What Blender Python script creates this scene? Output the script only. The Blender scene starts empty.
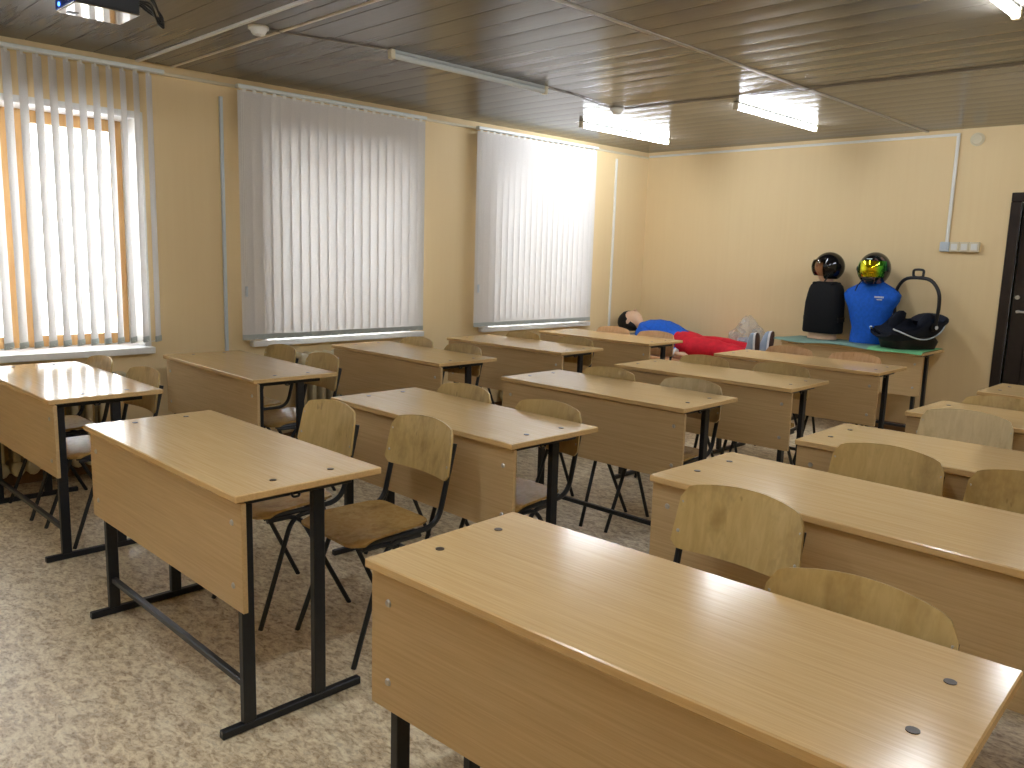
import bpy, bmesh, math, random
from mathutils import Vector, Matrix
random.seed(7)
S = bpy.context.scene
COL = S.collection
R = math.radians

# ------------------------------------------------------------------ camera
cam_d = bpy.data.cameras.new('camera')
cam_d.sensor_width = 36.0
cam_d.lens = 819.67 / 1024 * 36.0
cam_d.clip_start = 0.02
cam = bpy.data.objects.new('camera', cam_d)
COL.objects.link(cam)
cr = Vector((0.70763298, 0.70595769, 0.02965296))
cu = Vector((-0.13235592, 0.09121233, 0.98699657))
cf = Vector((-0.6940731, 0.70235607, -0.15798254))
m = Matrix((cr, cu, -cf)).transposed().to_4x4()
m.translation = Vector((0, 0, 1.44))
cam.matrix_world = m
S.camera = cam

# ------------------------------------------------------------------ sky and exposure
W = bpy.data.worlds.new('overcast_sky')
S.world = W
W.use_nodes = True
bg = W.node_tree.nodes['Background']
bg.inputs['Color'].default_value = (0.88, 0.94, 1.0, 1)
bg.inputs['Strength'].default_value = 13.0
LAMP_STRENGTH = 70.0
S.view_settings.view_transform = 'Standard'
S.view_settings.look = 'None'
S.view_settings.gamma = 1.0
S.view_settings.use_curve_mapping = False
S.view_settings.exposure = 0.40
try:
    S.cycles.use_denoising = True
    S.cycles.max_bounces = 10
    S.cycles.diffuse_bounces = 6
    S.cycles.glossy_bounces = 4
    S.cycles.transparent_max_bounces = 16
    S.cycles.sample_clamp_indirect = 8.0
except Exception:
    pass

# ------------------------------------------------------------------ room numbers
XW, YB, HC = -5.37, 7.41, 2.535        # window wall, back wall, ceiling
XR, YF = 0.62, -1.55                   # right wall, front wall (behind the camera)

# ------------------------------------------------------------------ materials
def lin(c):
    return tuple((v / 12.92 if v <= 0.04045 else ((v + 0.055) / 1.055) ** 2.4) for v in c)
def rgb(r, g, b):
    return lin((r / 255, g / 255, b / 255)) + (1,)
class NT:
    def __init__(s, name):
        s.m = bpy.data.materials.new(name); s.m.use_nodes = True
        s.t = s.m.node_tree; s.t.nodes.clear()
        s.out = s.t.nodes.new('ShaderNodeOutputMaterial')
    def n(s, ty, **kw):
        x = s.t.nodes.new(ty)
        for k, v in kw.items():
            if k.startswith('_'): setattr(x, k[1:], v)
        return x
    def l(s, a, b): s.t.links.new(a, b)
    def setv(s, node, **kw):
        for k, v in kw.items(): node.inputs[k.replace('_', ' ')].default_value = v
def bsdf(T, col=None, rough=0.5, metal=0.0, spec=0.5):
    b = T.n('ShaderNodeBsdfPrincipled')
    if col: b.inputs['Base Color'].default_value = col
    b.inputs['Roughness'].default_value = rough
    b.inputs['Metallic'].default_value = metal
    b.inputs['Specular IOR Level'].default_value = spec
    T.l(b.outputs[0], T.out.inputs[0])
    return b
def mapping(T, scale, space='Object', rnd=True):
    tc = T.n('ShaderNodeTexCoord'); mp = T.n('ShaderNodeMapping')
    mp.inputs['Scale'].default_value = scale
    T.l(tc.outputs[space], mp.inputs['Vector'])
    if rnd:
        oi = T.n('ShaderNodeObjectInfo'); vm = T.n('ShaderNodeVectorMath', _operation='SCALE')
        vm.inputs[0].default_value = (37.0, 11.0, 23.0)
        T.l(oi.outputs['Random'], vm.inputs['Scale'])
        T.l(vm.outputs[0], mp.inputs['Location'])
    return mp.outputs[0]
def noise(T, vec, scale, detail=3, rough=0.5, dist=0.0):
    n = T.n('ShaderNodeTexNoise')
    n.inputs['Scale'].default_value = scale; n.inputs['Detail'].default_value = detail
    n.inputs['Roughness'].default_value = rough; n.inputs['Distortion'].default_value = dist
    T.l(vec, n.inputs['Vector'])
    return n.outputs['Fac']
def ramp(T, fac, stops):
    r = T.n('ShaderNodeValToRGB')
    e = r.color_ramp.elements
    while len(e) < len(stops): e.new(0.5)
    for i, (p, c) in enumerate(stops):
        e[i].position = p; e[i].color = c
    T.l(fac, r.inputs['Fac'])
    return r.outputs['Color']
def mix(T, fac, a, b, mode='MIX'):
    x = T.n('ShaderNodeMix', _data_type='RGBA', _blend_type=mode)
    if isinstance(fac, (int, float)): x.inputs[0].default_value = fac
    else: T.l(fac, x.inputs[0])
    for i, v in ((6, a), (7, b)):
        if isinstance(v, tuple): x.inputs[i].default_value = v
        else: T.l(v, x.inputs[i])
    return x.outputs[2]
def bump(T, b, h, strength=0.1, dist=0.002):
    x = T.n('ShaderNodeBump'); x.inputs['Strength'].default_value = strength
    x.inputs['Distance'].default_value = dist
    T.l(h, x.inputs['Height']); T.l(x.outputs[0], b.inputs['Normal'])
def plain(name, col, rough=0.5, metal=0.0, spec=0.5, var=0.06, scale=30, bmp=0.0):
    T = NT(name); b = bsdf(T, col, rough, metal, spec)
    v = mapping(T, (1, 1, 1)); n = noise(T, v, scale, 3)
    d = tuple(max(0, c * (1 - var)) for c in col[:3]) + (1,)
    e = tuple(min(1, c * (1 + var)) for c in col[:3]) + (1,)
    T.l(ramp(T, n, [(0.3, d), (0.7, e)]), b.inputs['Base Color'])
    if bmp: bump(T, b, n, bmp)
    return T.m
def wood_laminate(name, c1, c2, rough, streak=(1.6, 60, 60)):
    T = NT(name); b = bsdf(T, None, rough, 0.0, 0.65 if rough < 0.3 else 0.4)
    v = mapping(T, streak)
    n1 = noise(T, v, 2.2, 5, 0.6, 0.3); n2 = noise(T, mapping(T, (3, 260, 260)), 2.0, 3, 0.6)
    a = ramp(T, n1, [(0.32, c1), (0.68, c2)])
    g = ramp(T, n2, [(0.35, (0.93, 0.925, 0.91, 1)), (0.62, (1, 1, 1, 1))])
    T.l(mix(T, 1.0, a, g, 'MULTIPLY'), b.inputs['Base Color'])
    bump(T, b, n2, 0.015, 0.0004)
    return T.m
def plywood(name, c1, c2, dark, rough=0.38):
    T = NT(name); b = bsdf(T, None, rough)
    n1 = noise(T, mapping(T, (26, 26, 3.0)), 1.6, 5, 0.6, 0.6)
    n2 = noise(T, mapping(T, (5, 5, 3)), 1.8, 4, 0.65)
    n3 = noise(T, mapping(T, (40, 40, 14)), 1.0, 2, 0.5)
    a = ramp(T, n1, [(0.3, c1), (0.7, c2)])
    a = mix(T, ramp(T, n2, [(0.52, (0, 0, 0, 1)), (0.72, (0.6, 0.6, 0.6, 1))]), a, dark)
    a = mix(T, ramp(T, n3, [(0.70, (0, 0, 0, 1)), (0.76, (0.5, 0.5, 0.5, 1))]), a, dark)
    oi = T.n('ShaderNodeObjectInfo'); hs = T.n('ShaderNodeHueSaturation')
    mr = T.n('ShaderNodeMapRange'); mr.inputs[3].default_value = 0.86; mr.inputs[4].default_value = 1.12
    T.l(oi.outputs['Random'], mr.inputs[0]); T.l(mr.outputs[0], hs.inputs['Value'])
    T.l(a, hs.inputs['Color']); T.l(hs.outputs[0], b.inputs['Base Color'])
    bump(T, b, n1, 0.06, 0.0008)
    return T.m
def glow(name, col, strength):
    T = NT(name); e = T.n('ShaderNodeEmission')
    e.inputs[0].default_value = col; e.inputs[1].default_value = strength
    T.l(e.outputs[0], T.out.inputs[0]); return T.m
def glass(name, tint=(1, 1, 1, 1), refl=0.06):
    T = NT(name); t = T.n('ShaderNodeBsdfTransparent'); t.inputs[0].default_value = tint
    g = T.n('ShaderNodeBsdfGlossy'); g.inputs['Roughness'].default_value = 0.02
    f = T.n('ShaderNodeFresnel'); f.inputs[0].default_value = 1.3
    x = T.n('ShaderNodeMixShader'); T.l(f.outputs[0], x.inputs[0])
    T.l(t.outputs[0], x.inputs[1]); T.l(g.outputs[0], x.inputs[2]); T.l(x.outputs[0], T.out.inputs[0])
    return T.m

M = {}
M['desk_top'] = wood_laminate('beech laminate top', rgb(212, 176, 120), rgb(224, 191, 138), 0.17)
M['desk_panel'] = wood_laminate('beech laminate panel', rgb(193, 163, 117), rgb(207, 179, 134), 0.42)
M['edge_band'] = plain('pale edge band', rgb(206, 180, 134), 0.4)
M['seat_ply'] = plywood('varnished seat plywood', rgb(172, 134, 74), rgb(190, 154, 94), rgb(118, 84, 40), 0.25)
M['back_ply'] = plywood('varnished back plywood', rgb(184, 156, 98), rgb(202, 177, 120), rgb(134, 108, 58), 0.34)
M['back_ply_pale'] = plywood('worn pale plywood', rgb(194, 174, 132), rgb(211, 193, 152), rgb(156, 134, 92), 0.4)
M['back_ply_red'] = plywood('reddish plywood', rgb(204, 160, 112), rgb(220, 182, 138), rgb(170, 116, 70), 0.36)
M['metal'] = plain('dark blue black paint', rgb(25, 29, 35), 0.36, 0.0, 0.5, 0.2, 60)
M['bolt'] = plain('zinc bolt', rgb(190, 188, 182), 0.35, 0.5, 0.5, 0.1)
M['cap'] = plain('brown bolt cap', rgb(72, 58, 44), 0.4)
M['white_plastic'] = plain('white plastic', rgb(226, 226, 220), 0.35, 0, 0.5, 0.02)
M['cream_plastic'] = plain('cream plastic', rgb(214, 204, 176), 0.4, 0, 0.5, 0.03)
M['grey_plastic'] = plain('pale blue grey plastic', rgb(196, 206, 214), 0.35, 0, 0.5, 0.02)
M['rail'] = plain('headrail white enamel', rgb(214, 220, 218), 0.3, 0, 0.5, 0.03)
M['win_wood'] = wood_laminate('varnished pine', rgb(198, 150, 94), rgb(212, 170, 112), 0.4, (20, 20, 1.5))
M['win_white'] = plain('white window jamb', rgb(222, 222, 220), 0.4, 0, 0.5, 0.03)
M['glass'] = glass('window glass')
M['dark_wood'] = plain('black brown door', rgb(36, 27, 24), 0.35, 0, 0.5, 0.2, 20)
M['radiator'] = plain('cream radiator paint', rgb(206, 194, 160), 0.4, 0, 0.5, 0.05)
M['baseboard'] = plain('brown baseboard', rgb(120, 88, 52), 0.45, 0, 0.5, 0.1)
M['black'] = plain('matt black', rgb(18, 18, 20), 0.5)
M['black_cloth'] = plain('black cloth', rgb(16, 17, 20), 0.85, 0, 0.3, 0.2, 200, 0.3)
M['gloss_black'] = plain('gloss black', rgb(12, 12, 15), 0.08)
M['skin'] = plain('vinyl skin', rgb(222, 186, 156), 0.5, 0, 0.4, 0.05, 10)
M['blue_cloth'] = plain('blue cloth', rgb(26, 92, 196), 0.8, 0, 0.3, 0.15, 40, 0.3)
M['red_cloth'] = plain('red cloth', rgb(206, 28, 48), 0.75, 0, 0.3, 0.15, 20, 0.4)
M['navy_cloth'] = plain('navy cloth', rgb(26, 31, 44), 0.85, 0, 0.3, 0.15, 90, 0.3)
M['hair'] = plain('black hair', rgb(14, 13, 15), 0.6, 0, 0.4, 0.3, 120, 0.6)
M['shoe'] = plain('grey shoe canvas', rgb(150, 166, 184), 0.7)
M['shoe_white'] = plain('white shoe rim', rgb(222, 222, 222), 0.5)
M['sole'] = plain('brown rubber sole', rgb(84, 60, 54), 0.7)
M['mat_grey'] = plain('grey green foam', rgb(118, 148, 136), 0.75, 0, 0.4, 0.05, 25)
M['mat_green'] = plain('bright green foam', rgb(120, 196, 140), 0.75, 0, 0.4, 0.05, 25)
M['bench'] = plywood('orange plywood', rgb(214, 158, 112), rgb(228, 176, 132), rgb(180, 120, 76))
M['blanket'] = plain('grey blanket', rgb(120, 118, 112), 0.9, 0, 0.3, 0.1, 80, 0.4)
M['silver'] = plain('polished grey case', rgb(206, 202, 198), 0.06, 0.85, 0.5, 0.03)
M['blue_panel'] = plain('glossy blue case', rgb(16, 54, 150), 0.15)  # status LED's blue light painted into the front panel colour
M['facade'] = plain('white render', rgb(238, 238, 238), 0.8, 0, 0.2, 0.02, 2)
M['ledge'] = plain('grey ledge', rgb(150, 152, 156), 0.8)
M['yard'] = plain('pale yard snow', rgb(232, 234, 238), 0.9, 0, 0.2, 0.04, 1)
M['tube_on'] = glow('lit tube', (0.88, 0.93, 1.0, 1), LAMP_STRENGTH)
M['tube_off'] = plain('unlit tube', rgb(206, 212, 212), 0.2, 0, 0.5, 0.02)
M['lamp_body'] = plain('lamp body', rgb(190, 196, 196), 0.3, 0, 0.5, 0.04)
M['visor_clear'] = glass('clear visor', (0.82, 0.74, 0.66, 1))
M['led'] = glow('blue led', (0.05, 0.25, 1.0, 1), 6)
M['cable'] = plain('grey brown cable', rgb(120, 108, 96), 0.5)

def mat_floor():
    T = NT('mottled linoleum'); b = bsdf(T, None, 0.42)
    n1 = noise(T, mapping(T, (8, 14, 1), rnd=False), 2.0, 5, 0.68, 0.7)
    n2 = noise(T, mapping(T, (26, 44, 1), rnd=False), 1.7, 4, 0.7, 0.5)
    n3 = noise(T, mapping(T, (1, 1, 1), rnd=False), 1.3, 3)
    a = ramp(T, n1, [(0.37, rgb(140, 112, 78)), (0.46, rgb(190, 166, 130)), (0.53, rgb(226, 210, 176)), (0.62, rgb(245, 234, 204))])
    c = ramp(T, n2, [(0.38, rgb(130, 102, 70)), (0.47, rgb(212, 191, 152)), (0.60, rgb(245, 234, 204))])
    x = mix(T, 0.42, a, c)
    x = mix(T, 0.12, x, ramp(T, n3, [(0.35, rgb(176, 150, 116)), (0.65, rgb(222, 206, 176))]))
    T.l(x, b.inputs['Base Color']); bump(T, b, n2, 0.06, 0.001)
    return T.m
M['floor'] = mat_floor()
def mat_wall():
    T = NT('cream wallpaper'); b = bsdf(T, None, 0.62, 0, 0.35)
    n1 = noise(T, mapping(T, (14, 14, 0.6), rnd=False), 2, 4, 0.6)
    n2 = noise(T, mapping(T, (1, 1, 1), rnd=False), 90, 3, 0.6)
    a = ramp(T, n1, [(0.3, rgb(227, 203, 157)), (0.7, rgb(229, 206, 160))])
    T.l(a, b.inputs['Base Color']); bump(T, b, n2, 0.12, 0.001)
    return T.m
M['wall'] = mat_wall()
def mat_ceil():
    T = NT('glossy PVC ceiling panel'); b = bsdf(T, None, 0.23, 0, 0.36)
    n1 = noise(T, mapping(T, (1.2, 40, 1)), 2, 4, 0.6, 0.4)
    a = ramp(T, n1, [(0.3, rgb(99, 94, 86)), (0.7, rgb(106, 101, 93))])
    T.l(a, b.inputs['Base Color']); bump(T, b, n1, 0.05, 0.001)
    return T.m
M['ceiling'] = mat_ceil()
M['seam'] = plain('grey PVC joint profile', rgb(150, 142, 130), 0.3, 0, 0.5, 0.02)
M['ceil_trim'] = plain('cream PVC profile', rgb(212, 202, 186), 0.3, 0, 0.5, 0.02)
def mat_slat():
    T = NT('woven blind fabric'); d = T.n('ShaderNodeBsdfDiffuse'); t = T.n('ShaderNodeBsdfTranslucent')
    v = mapping(T, (1, 1, 1)); n = noise(T, v, 160, 3)
    c = ramp(T, n, [(0.3, rgb(211, 208, 204)), (0.7, rgb(219, 216, 213))])
    T.l(c, d.inputs[0]); T.l(c, t.inputs[0])
    x = T.n('ShaderNodeMixShader'); x.inputs[0].default_value = 0.132
    T.l(d.outputs[0], x.inputs[1]); T.l(t.outputs[0], x.inputs[2]); T.l(x.outputs[0], T.out.inputs[0])
    return T.m
M['slat'] = mat_slat()
M['slat_hem'] = plain('grey weighted hem', rgb(170, 176, 172), 0.7, 0, 0.3, 0.05)
def mat_bag():
    T = NT('crinkled clear plastic'); t = T.n('ShaderNodeBsdfTransparent'); t.inputs[0].default_value = (0.9, 0.92, 0.95, 1)
    p = T.n('ShaderNodeBsdfPrincipled'); p.inputs['Base Color'].default_value = rgb(226, 222, 216); p.inputs['Roughness'].default_value = 0.12
    n = noise(T, mapping(T, (1, 1, 1)), 9, 2, 0.5, 0.6); bump(T, p, n, 0.35, 0.03)
    x = T.n('ShaderNodeMixShader')
    T.l(ramp(T, n, [(0.35, (0.12,) * 3 + (1,)), (0.7, (0.42,) * 3 + (1,))]), x.inputs[0])
    T.l(t.outputs[0], x.inputs[1]); T.l(p.outputs[0], x.inputs[2]); T.l(x.outputs[0], T.out.inputs[0])
    return T.m
M['bag'] = mat_bag()
def mat_racing():
    T = NT('racing helmet paint'); b = bsdf(T, None, 0.12)
    n = noise(T, mapping(T, (1, 1, 1)), 9, 2, 0.5, 1.5)
    T.l(ramp(T, n, [(0.40, rgb(14, 14, 18)), (0.50, rgb(20, 40, 44)), (0.56, rgb(120, 92, 84)), (0.62, rgb(18, 18, 22))]), b.inputs['Base Color'])
    return T.m
M['racing'] = mat_racing()
def mat_irid():
    T = NT('mirrored iridium visor'); b = bsdf(T, None, 0.08, 0.9)
    tc = T.n('ShaderNodeTexCoord'); sx = T.n('ShaderNodeSeparateXYZ'); T.l(tc.outputs['Object'], sx.inputs[0])
    mr = T.n('ShaderNodeMapRange'); mr.inputs[1].default_value = -0.12; mr.inputs[2].default_value = 0.12
    T.l(sx.outputs['X'], mr.inputs[0])
    T.l(ramp(T, mr.outputs[0], [(0.0, rgb(60, 190, 120)), (0.3, rgb(220, 220, 40)), (0.7, rgb(220, 190, 20)), (0.85, rgb(90, 200, 60)), (1, rgb(20, 70, 70))]), b.inputs['Base Color'])
    return T.m
M['irid'] = mat_irid()

# ------------------------------------------------------------------ mesh helpers
def link(name, mesh, mat, parent=None):
    o = bpy.data.objects.new(name, mesh); COL.objects.link(o)
    if mat is not None and not mesh.materials: mesh.materials.append(M[mat])
    if parent: o.parent = parent
    return o
def obj(name, bm, mat, parent=None, smooth=False):
    me = bpy.data.meshes.new(name)
    bmesh.ops.recalc_face_normals(bm, faces=bm.faces[:])
    bm.to_mesh(me); bm.free()
    if smooth:
        for p in me.polygons: p.use_smooth = True
        try: me.set_sharp_from_angle(angle=R(40))
        except Exception: pass
    return link(name, me, mat, parent)
def empty(name, loc=(0, 0, 0), rz=0.0):
    o = bpy.data.objects.new(name, None); COL.objects.link(o)
    o.location = loc; o.rotation_euler = (0, 0, rz); o.empty_display_size = 0.1
    return o
def tag(o, label=None, cat=None, group=None, kind=None):
    if label: o['label'] = label
    if cat: o['category'] = cat
    if group: o['group'] = group
    if kind: o['kind'] = kind
    return o
def B(bm, x0, x1, y0, y1, z0, z1, bev=0.0, seg=1):
    r = bmesh.ops.create_cube(bm, size=1.0)
    vs = r['verts']
    for v in vs:
        v.co = Vector((x0 + (v.co.x + .5) * (x1 - x0), y0 + (v.co.y + .5) * (y1 - y0), z0 + (v.co.z + .5) * (z1 - z0)))
    if bev:
        es = list({e for v in vs for e in v.link_edges})
        bmesh.ops.bevel(bm, geom=es, offset=bev, segments=seg, affect='EDGES', profile=0.5)
    return bm
def box(*a, **k): return B(bmesh.new(), *a, **k)
def fillet(pts, rad, n=5):
    P = [Vector(p) for p in pts]; out = [P[0]]
    for i in range(1, len(P) - 1):
        a, b, c = P[i - 1], P[i], P[i + 1]
        d1, d2 = (a - b), (c - b)
        r = min(rad, d1.length * .49, d2.length * .49)
        s, e = b + d1.normalized() * r, b + d2.normalized() * r
        for k in range(n + 1):
            t = k / n; out.append((1 - t) ** 2 * s + 2 * t * (1 - t) * b + t * t * e)
    out.append(P[-1]); return out
def tube(bm, pts, r, n=8, flat=1.0):
    P = [Vector(p) for p in pts]; rings = []
    t0 = (P[1] - P[0]).normalized()
    up = Vector((0, 0, 1)) if abs(t0.z) < .9 else Vector((0, 1, 0))
    u = t0.cross(up).normalized()
    for i, p in enumerate(P):
        t = (P[min(i + 1, len(P) - 1)] - P[max(i - 1, 0)]).normalized()
        u = (u - t * u.dot(t)).normalized(); w = t.cross(u)
        rr = r[i] if isinstance(r, (list, tuple)) else r
        rings.append([bm.verts.new(p + u * math.cos(2 * math.pi * k / n) * rr + w * math.sin(2 * math.pi * k / n) * rr * flat) for k in range(n)])
    for a, b in zip(rings, rings[1:]):
        for k in range(n): bm.faces.new((a[k], a[(k + 1) % n], b[(k + 1) % n], b[k]))
    bm.faces.new(rings[0]); bm.faces.new(rings[-1][::-1])
    return bm
def cyl(bm, c, axis, r, h, n=14, r2=None):
    c = Vector(c); a = Vector(axis).normalized()
    return tube(bm, [c, c + a * h], [r, r if r2 is None else r2], n)
def loft(bm, secs, n=20, ex=2.0, caps=True):
    """secs: (centre, axis_u*ru, axis_v*rv) ; superellipse rings"""
    rings = []
    for c, u, v in secs:
        c, u, v = Vector(c), Vector(u), Vector(v); ring = []
        for k in range(n):
            a = 2 * math.pi * k / n; ca, sa = math.cos(a), math.sin(a)
            x = math.copysign(abs(ca) ** (2 / ex), ca); y = math.copysign(abs(sa) ** (2 / ex), sa)
            ring.append(bm.verts.new(c + u * x + v * y))
        rings.append(ring)
    for a, b in zip(rings, rings[1:]):
        for k in range(n): bm.faces.new((a[k], a[(k + 1) % n], b[(k + 1) % n], b[k]))
    if caps:
        bm.faces.new(rings[0]); bm.faces.new(rings[-1][::-1])
    return bm
def plate(fn, nu, nv, th, nrm):
    """closed thin plate from fn(u,v)->point, u in -1..1, v in 0..1, thickness along nrm"""
    bm = bmesh.new(); nrm = Vector(nrm)
    G = [[[bm.verts.new(Vector(fn(-1 + 2 * i / nu, j / nv)) + nrm * s) for j in range(nv + 1)] for i in range(nu + 1)] for s in (0, th)]
    for s in (0, 1):
        for i in range(nu):
            for j in range(nv):
                f = (G[s][i][j], G[s][i + 1][j], G[s][i + 1][j + 1], G[s][i][j + 1])
                bm.faces.new(f if s else f[::-1])
    ring = [(i, 0) for i in range(nu)] + [(nu, j) for j in range(nv)] + [(i, nv) for i in range(nu, 0, -1)] + [(0, j) for j in range(nv, 0, -1)]
    for k in range(len(ring)):
        a, b = ring[k], ring[(k + 1) % len(ring)]
        bm.faces.new((G[0][a[0]][a[1]], G[0][b[0]][b[1]], G[1][b[0]][b[1]], G[1][a[0]][a[1]]))
    return bm
def copy_tree(o, parent=None):
    c = o.copy(); COL.objects.link(c); c.parent = parent
    for ch in list(o.children):
        d = ch.copy(); COL.objects.link(d); d.parent = c
        for g in list(ch.children):
            e = g.copy(); COL.objects.link(e); e.parent = d
    return c

# ------------------------------------------------------------------ room shell
TH = 0.35
tag(obj('floor', box(XW - TH, XR + .15, YF - .15, YB + .15, -0.12, 0), 'floor'), 'beige and brown mottled linoleum floor', kind='structure')
WIN = [(-1.32, -0.06), (0.81, 2.07), (2.92, 4.18), (5.10, 6.36)]  # first opening is an added, unseen window bringing daylight to the front
ZS, ZT = 0.775, 2.20
bm = bmesh.new()
ys = [YF - .15]
for a, b in WIN:
    B(bm, XW - TH, XW, ys[-1], a, 0, HC + .1)
    B(bm, XW - TH, XW, a, b, 0, ZS - .03); B(bm, XW - TH, XW, a, b, ZT, HC + .1)
    ys.append(b)
B(bm, XW - TH, XW, ys[-1], YB + .15, 0, HC + .1)
tag(obj('wall_left', bm, 'wall'), 'cream papered wall with three windows', kind='structure')
DX0, DX1, DZ = -1.80, -0.98, 1.95
bm = bmesh.new()
B(bm, XW, DX0, YB, YB + .15, 0, HC + .1); B(bm, DX1, XR, YB, YB + .15, 0, HC + .1); B(bm, DX0, DX1, YB, YB + .15, DZ, HC + .1)
tag(obj('wall_back', bm, 'wall'), 'cream papered end wall with a dark door', kind='structure')
tag(obj('wall_right', box(XR, XR + .15, YF, YB, 0, HC + .1), 'wall'), 'cream papered wall beside the camera', kind='structure')
tag(obj('wall_front', box(XW, XR, YF - .15, YF, 0, HC + .1), 'wall'), 'cream papered wall behind the camera', kind='structure')

ceil = tag(obj('ceiling', box(XW - .05, XR + .05, YF - .05, YB + .05, HC + .012, HC + .1), 'ceil_trim'), 'glossy grey beige ceiling of narrow plastic panels', kind='structure')
XS = -2.56
PW = 0.18
for x0, x1 in ((XW, XS), (XS, XR)):
    bm = bmesh.new(); L_ = x1 - x0
    # very shallow crowned panel with chamfered long edges
    prof = [(-PW / 2 + .0006, .006), (-PW / 2 + .0026, .0004), (-PW / 4, -.0004), (0, -.0008), (PW / 4, -.0004), (PW / 2 - .0026, .0004), (PW / 2 - .0006, .006)]
    a = [bm.verts.new((0, y, z)) for y, z in prof]; b = [bm.verts.new((L_, y, z)) for y, z in prof]
    for k in range(len(prof) - 1): bm.faces.new((a[k], b[k], b[k + 1], a[k + 1]))
    bm.faces.new(a); bm.faces.new(b[::-1]); bm.faces.new((a[0], a[-1], b[-1], b[0]))
    me = bpy.data.meshes.new('panel'); bmesh.ops.recalc_face_normals(bm, faces=bm.faces[:]); bm.to_mesh(me); bm.free()
    y = YB - PW / 2
    while y > YF:
        o = link('panel', me, 'ceiling', ceil); o.location = (x0, y, HC); y -= PW
def trim(n, bm, mat, label):
    return tag(obj('trim_%d' % n, bm, mat), label, kind='structure')
trim(1, box(XS - .014, XS + .014, YF, YB, HC - .006, HC + .004, bev=.002), 'seam', 'long cream joint profile down the ceiling')
trim(2, box(XW, XR, 2.072, 2.094, HC - .012, HC + .004, bev=.002), 'win_white', 'white joint profile across the ceiling near the projector')
trim(3, box(XW, XR, 2.285, 2.302, HC - .008, HC + .004, bev=.002), 'ceil_trim', 'thin cream joint profile across the ceiling by the smoke detector')
tag(obj('baseboard_left', box(XW, XW + .018, YF, YB, 0, .07, bev=.003), 'baseboard'), 'brown baseboard under the windows', kind='structure')
bm = bmesh.new(); B(bm, XW + .018, DX0 - .09, YB - .018, YB, 0, .07, bev=.003); B(bm, DX1 + .09, XR, YB - .018, YB, 0, .07, bev=.003)
tag(obj('baseboard_back', bm, 'baseboard'), 'brown baseboard along the end wall', kind='structure')

# windows -----------------------------------------------------------
wlab = ['pine window with an open blind nearest the wall behind the camera', 'pine window behind the open blind', 'pine window behind the middle closed blind', 'pine window behind the farthest closed blind']
SILL = [.036, .036, .135, .12]
for i, (a, b) in enumerate(WIN):
    w = tag(empty('window_%d' % (i or 4), (XW, (a + b) / 2, ZS)), wlab[i], kind='structure')
    hw = (b - a) / 2; H = ZT - ZS; xf = -.30
    bm = bmesh.new(); t = .008
    B(bm, xf, 0, hw - t, hw, 0, H); B(bm, xf, 0, -hw, -hw + t, 0, H); B(bm, xf, 0, -hw + t, hw - t, H - t, H)
    obj('jamb_lining', bm, 'win_white', w)
    bm = bmesh.new(); c = .03
    B(bm, 0, .008, hw, hw + c, 0, H + c); B(bm, 0, .008, -hw - c, -hw, 0, H + c); B(bm, 0, .008, -hw, hw, H, H + c)
    obj('casing', bm, 'win_white', w)
    obj('window_sill', B(box(xf, 0, -hw, hw, -.03, 0), 0, .062, -hw - SILL[i], hw + SILL[i], -.042, 0, bev=.005, seg=2), 'win_white', w)
    f = .062
    for s in (-1, 1):
        y0, y1 = (-hw + t, -.003) if s < 0 else (.003, hw - t)
        bm = bmesh.new()
        B(bm, xf, xf + .05, y0, y0 + f, 0, H - t, bev=.004); B(bm, xf, xf + .05, y1 - f, y1, 0, H - t, bev=.004)
        B(bm, xf, xf + .05, y0 + f, y1 - f, 0, f + .01, bev=.004); B(bm, xf, xf + .05, y0 + f, y1 - f, H - t - f - .01, H - t, bev=.004)
        sh = obj('sash', bm, 'win_wood', w)
        obj('pane', box(xf + .020, xf + .024, y0 + f - .005, y1 - f + .005, f, H - t - f), 'glass', sh)

# outside -----------------------------------------------------------
yard = tag(obj('yard', box(-30, XW - TH, -20, 30, -.5, -.35), 'yard'), 'pale ground outside the windows', kind='structure')
nb = tag(empty('neighbouring_building', (-10.0, 3, -.35)), 'white building wall seen through the open blind', 'building')
obj('wall', box(-.3, 0, -18, 18, 1.24, 3.45), 'facade', nb)
obj('plinth', box(-.3, .03, -18, 18, 0, 1.20), 'facade', nb)
obj('ledge', box(-.3, .05, -18, 18, 1.20, 1.24), 'ledge', nb)

# door ---------------------------------------------------------------
d = tag(empty('door_1', ((DX0 + DX1) / 2, YB, 0)), 'black brown door at the right edge', kind='structure')
hw = (DX1 - DX0) / 2
bm = bmesh.new()
B(bm, -hw - .075, -hw, -.02, .10, 0, DZ, bev=.004); B(bm, hw, hw + .075, -.02, .10, 0, DZ, bev=.004); B(bm, -hw - .075, hw + .075, -.02, .10, DZ, DZ + .07, bev=.004)
obj('door_frame', bm, 'dark_wood', d)
leaf = obj('door_leaf', box(-hw + .004, hw - .004, .03, .07, .005, DZ - .004, bev=.003), 'dark_wood', d)
for z0, z1 in ((.15, .85), (1.0, 1.8)):
    obj('door_panel', box(-hw + .12, hw - .12, .018, .032, z0, z1, bev=.01), 'dark_wood', leaf)
obj('lock', cyl(bmesh.new(), (-hw + .04, .03, 1.21), (0, -1, 0), .016, .02), 'bolt', leaf)
bm = cyl(bmesh.new(), (-hw + .06, .03, 1.10), (0, -1, 0), .012, .05); tube(bm, [(-hw + .06, -.02, 1.10), (-hw + .17, -.02, 1.10)], .009)
obj('door_handle', bm, 'bolt', leaf)

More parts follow.
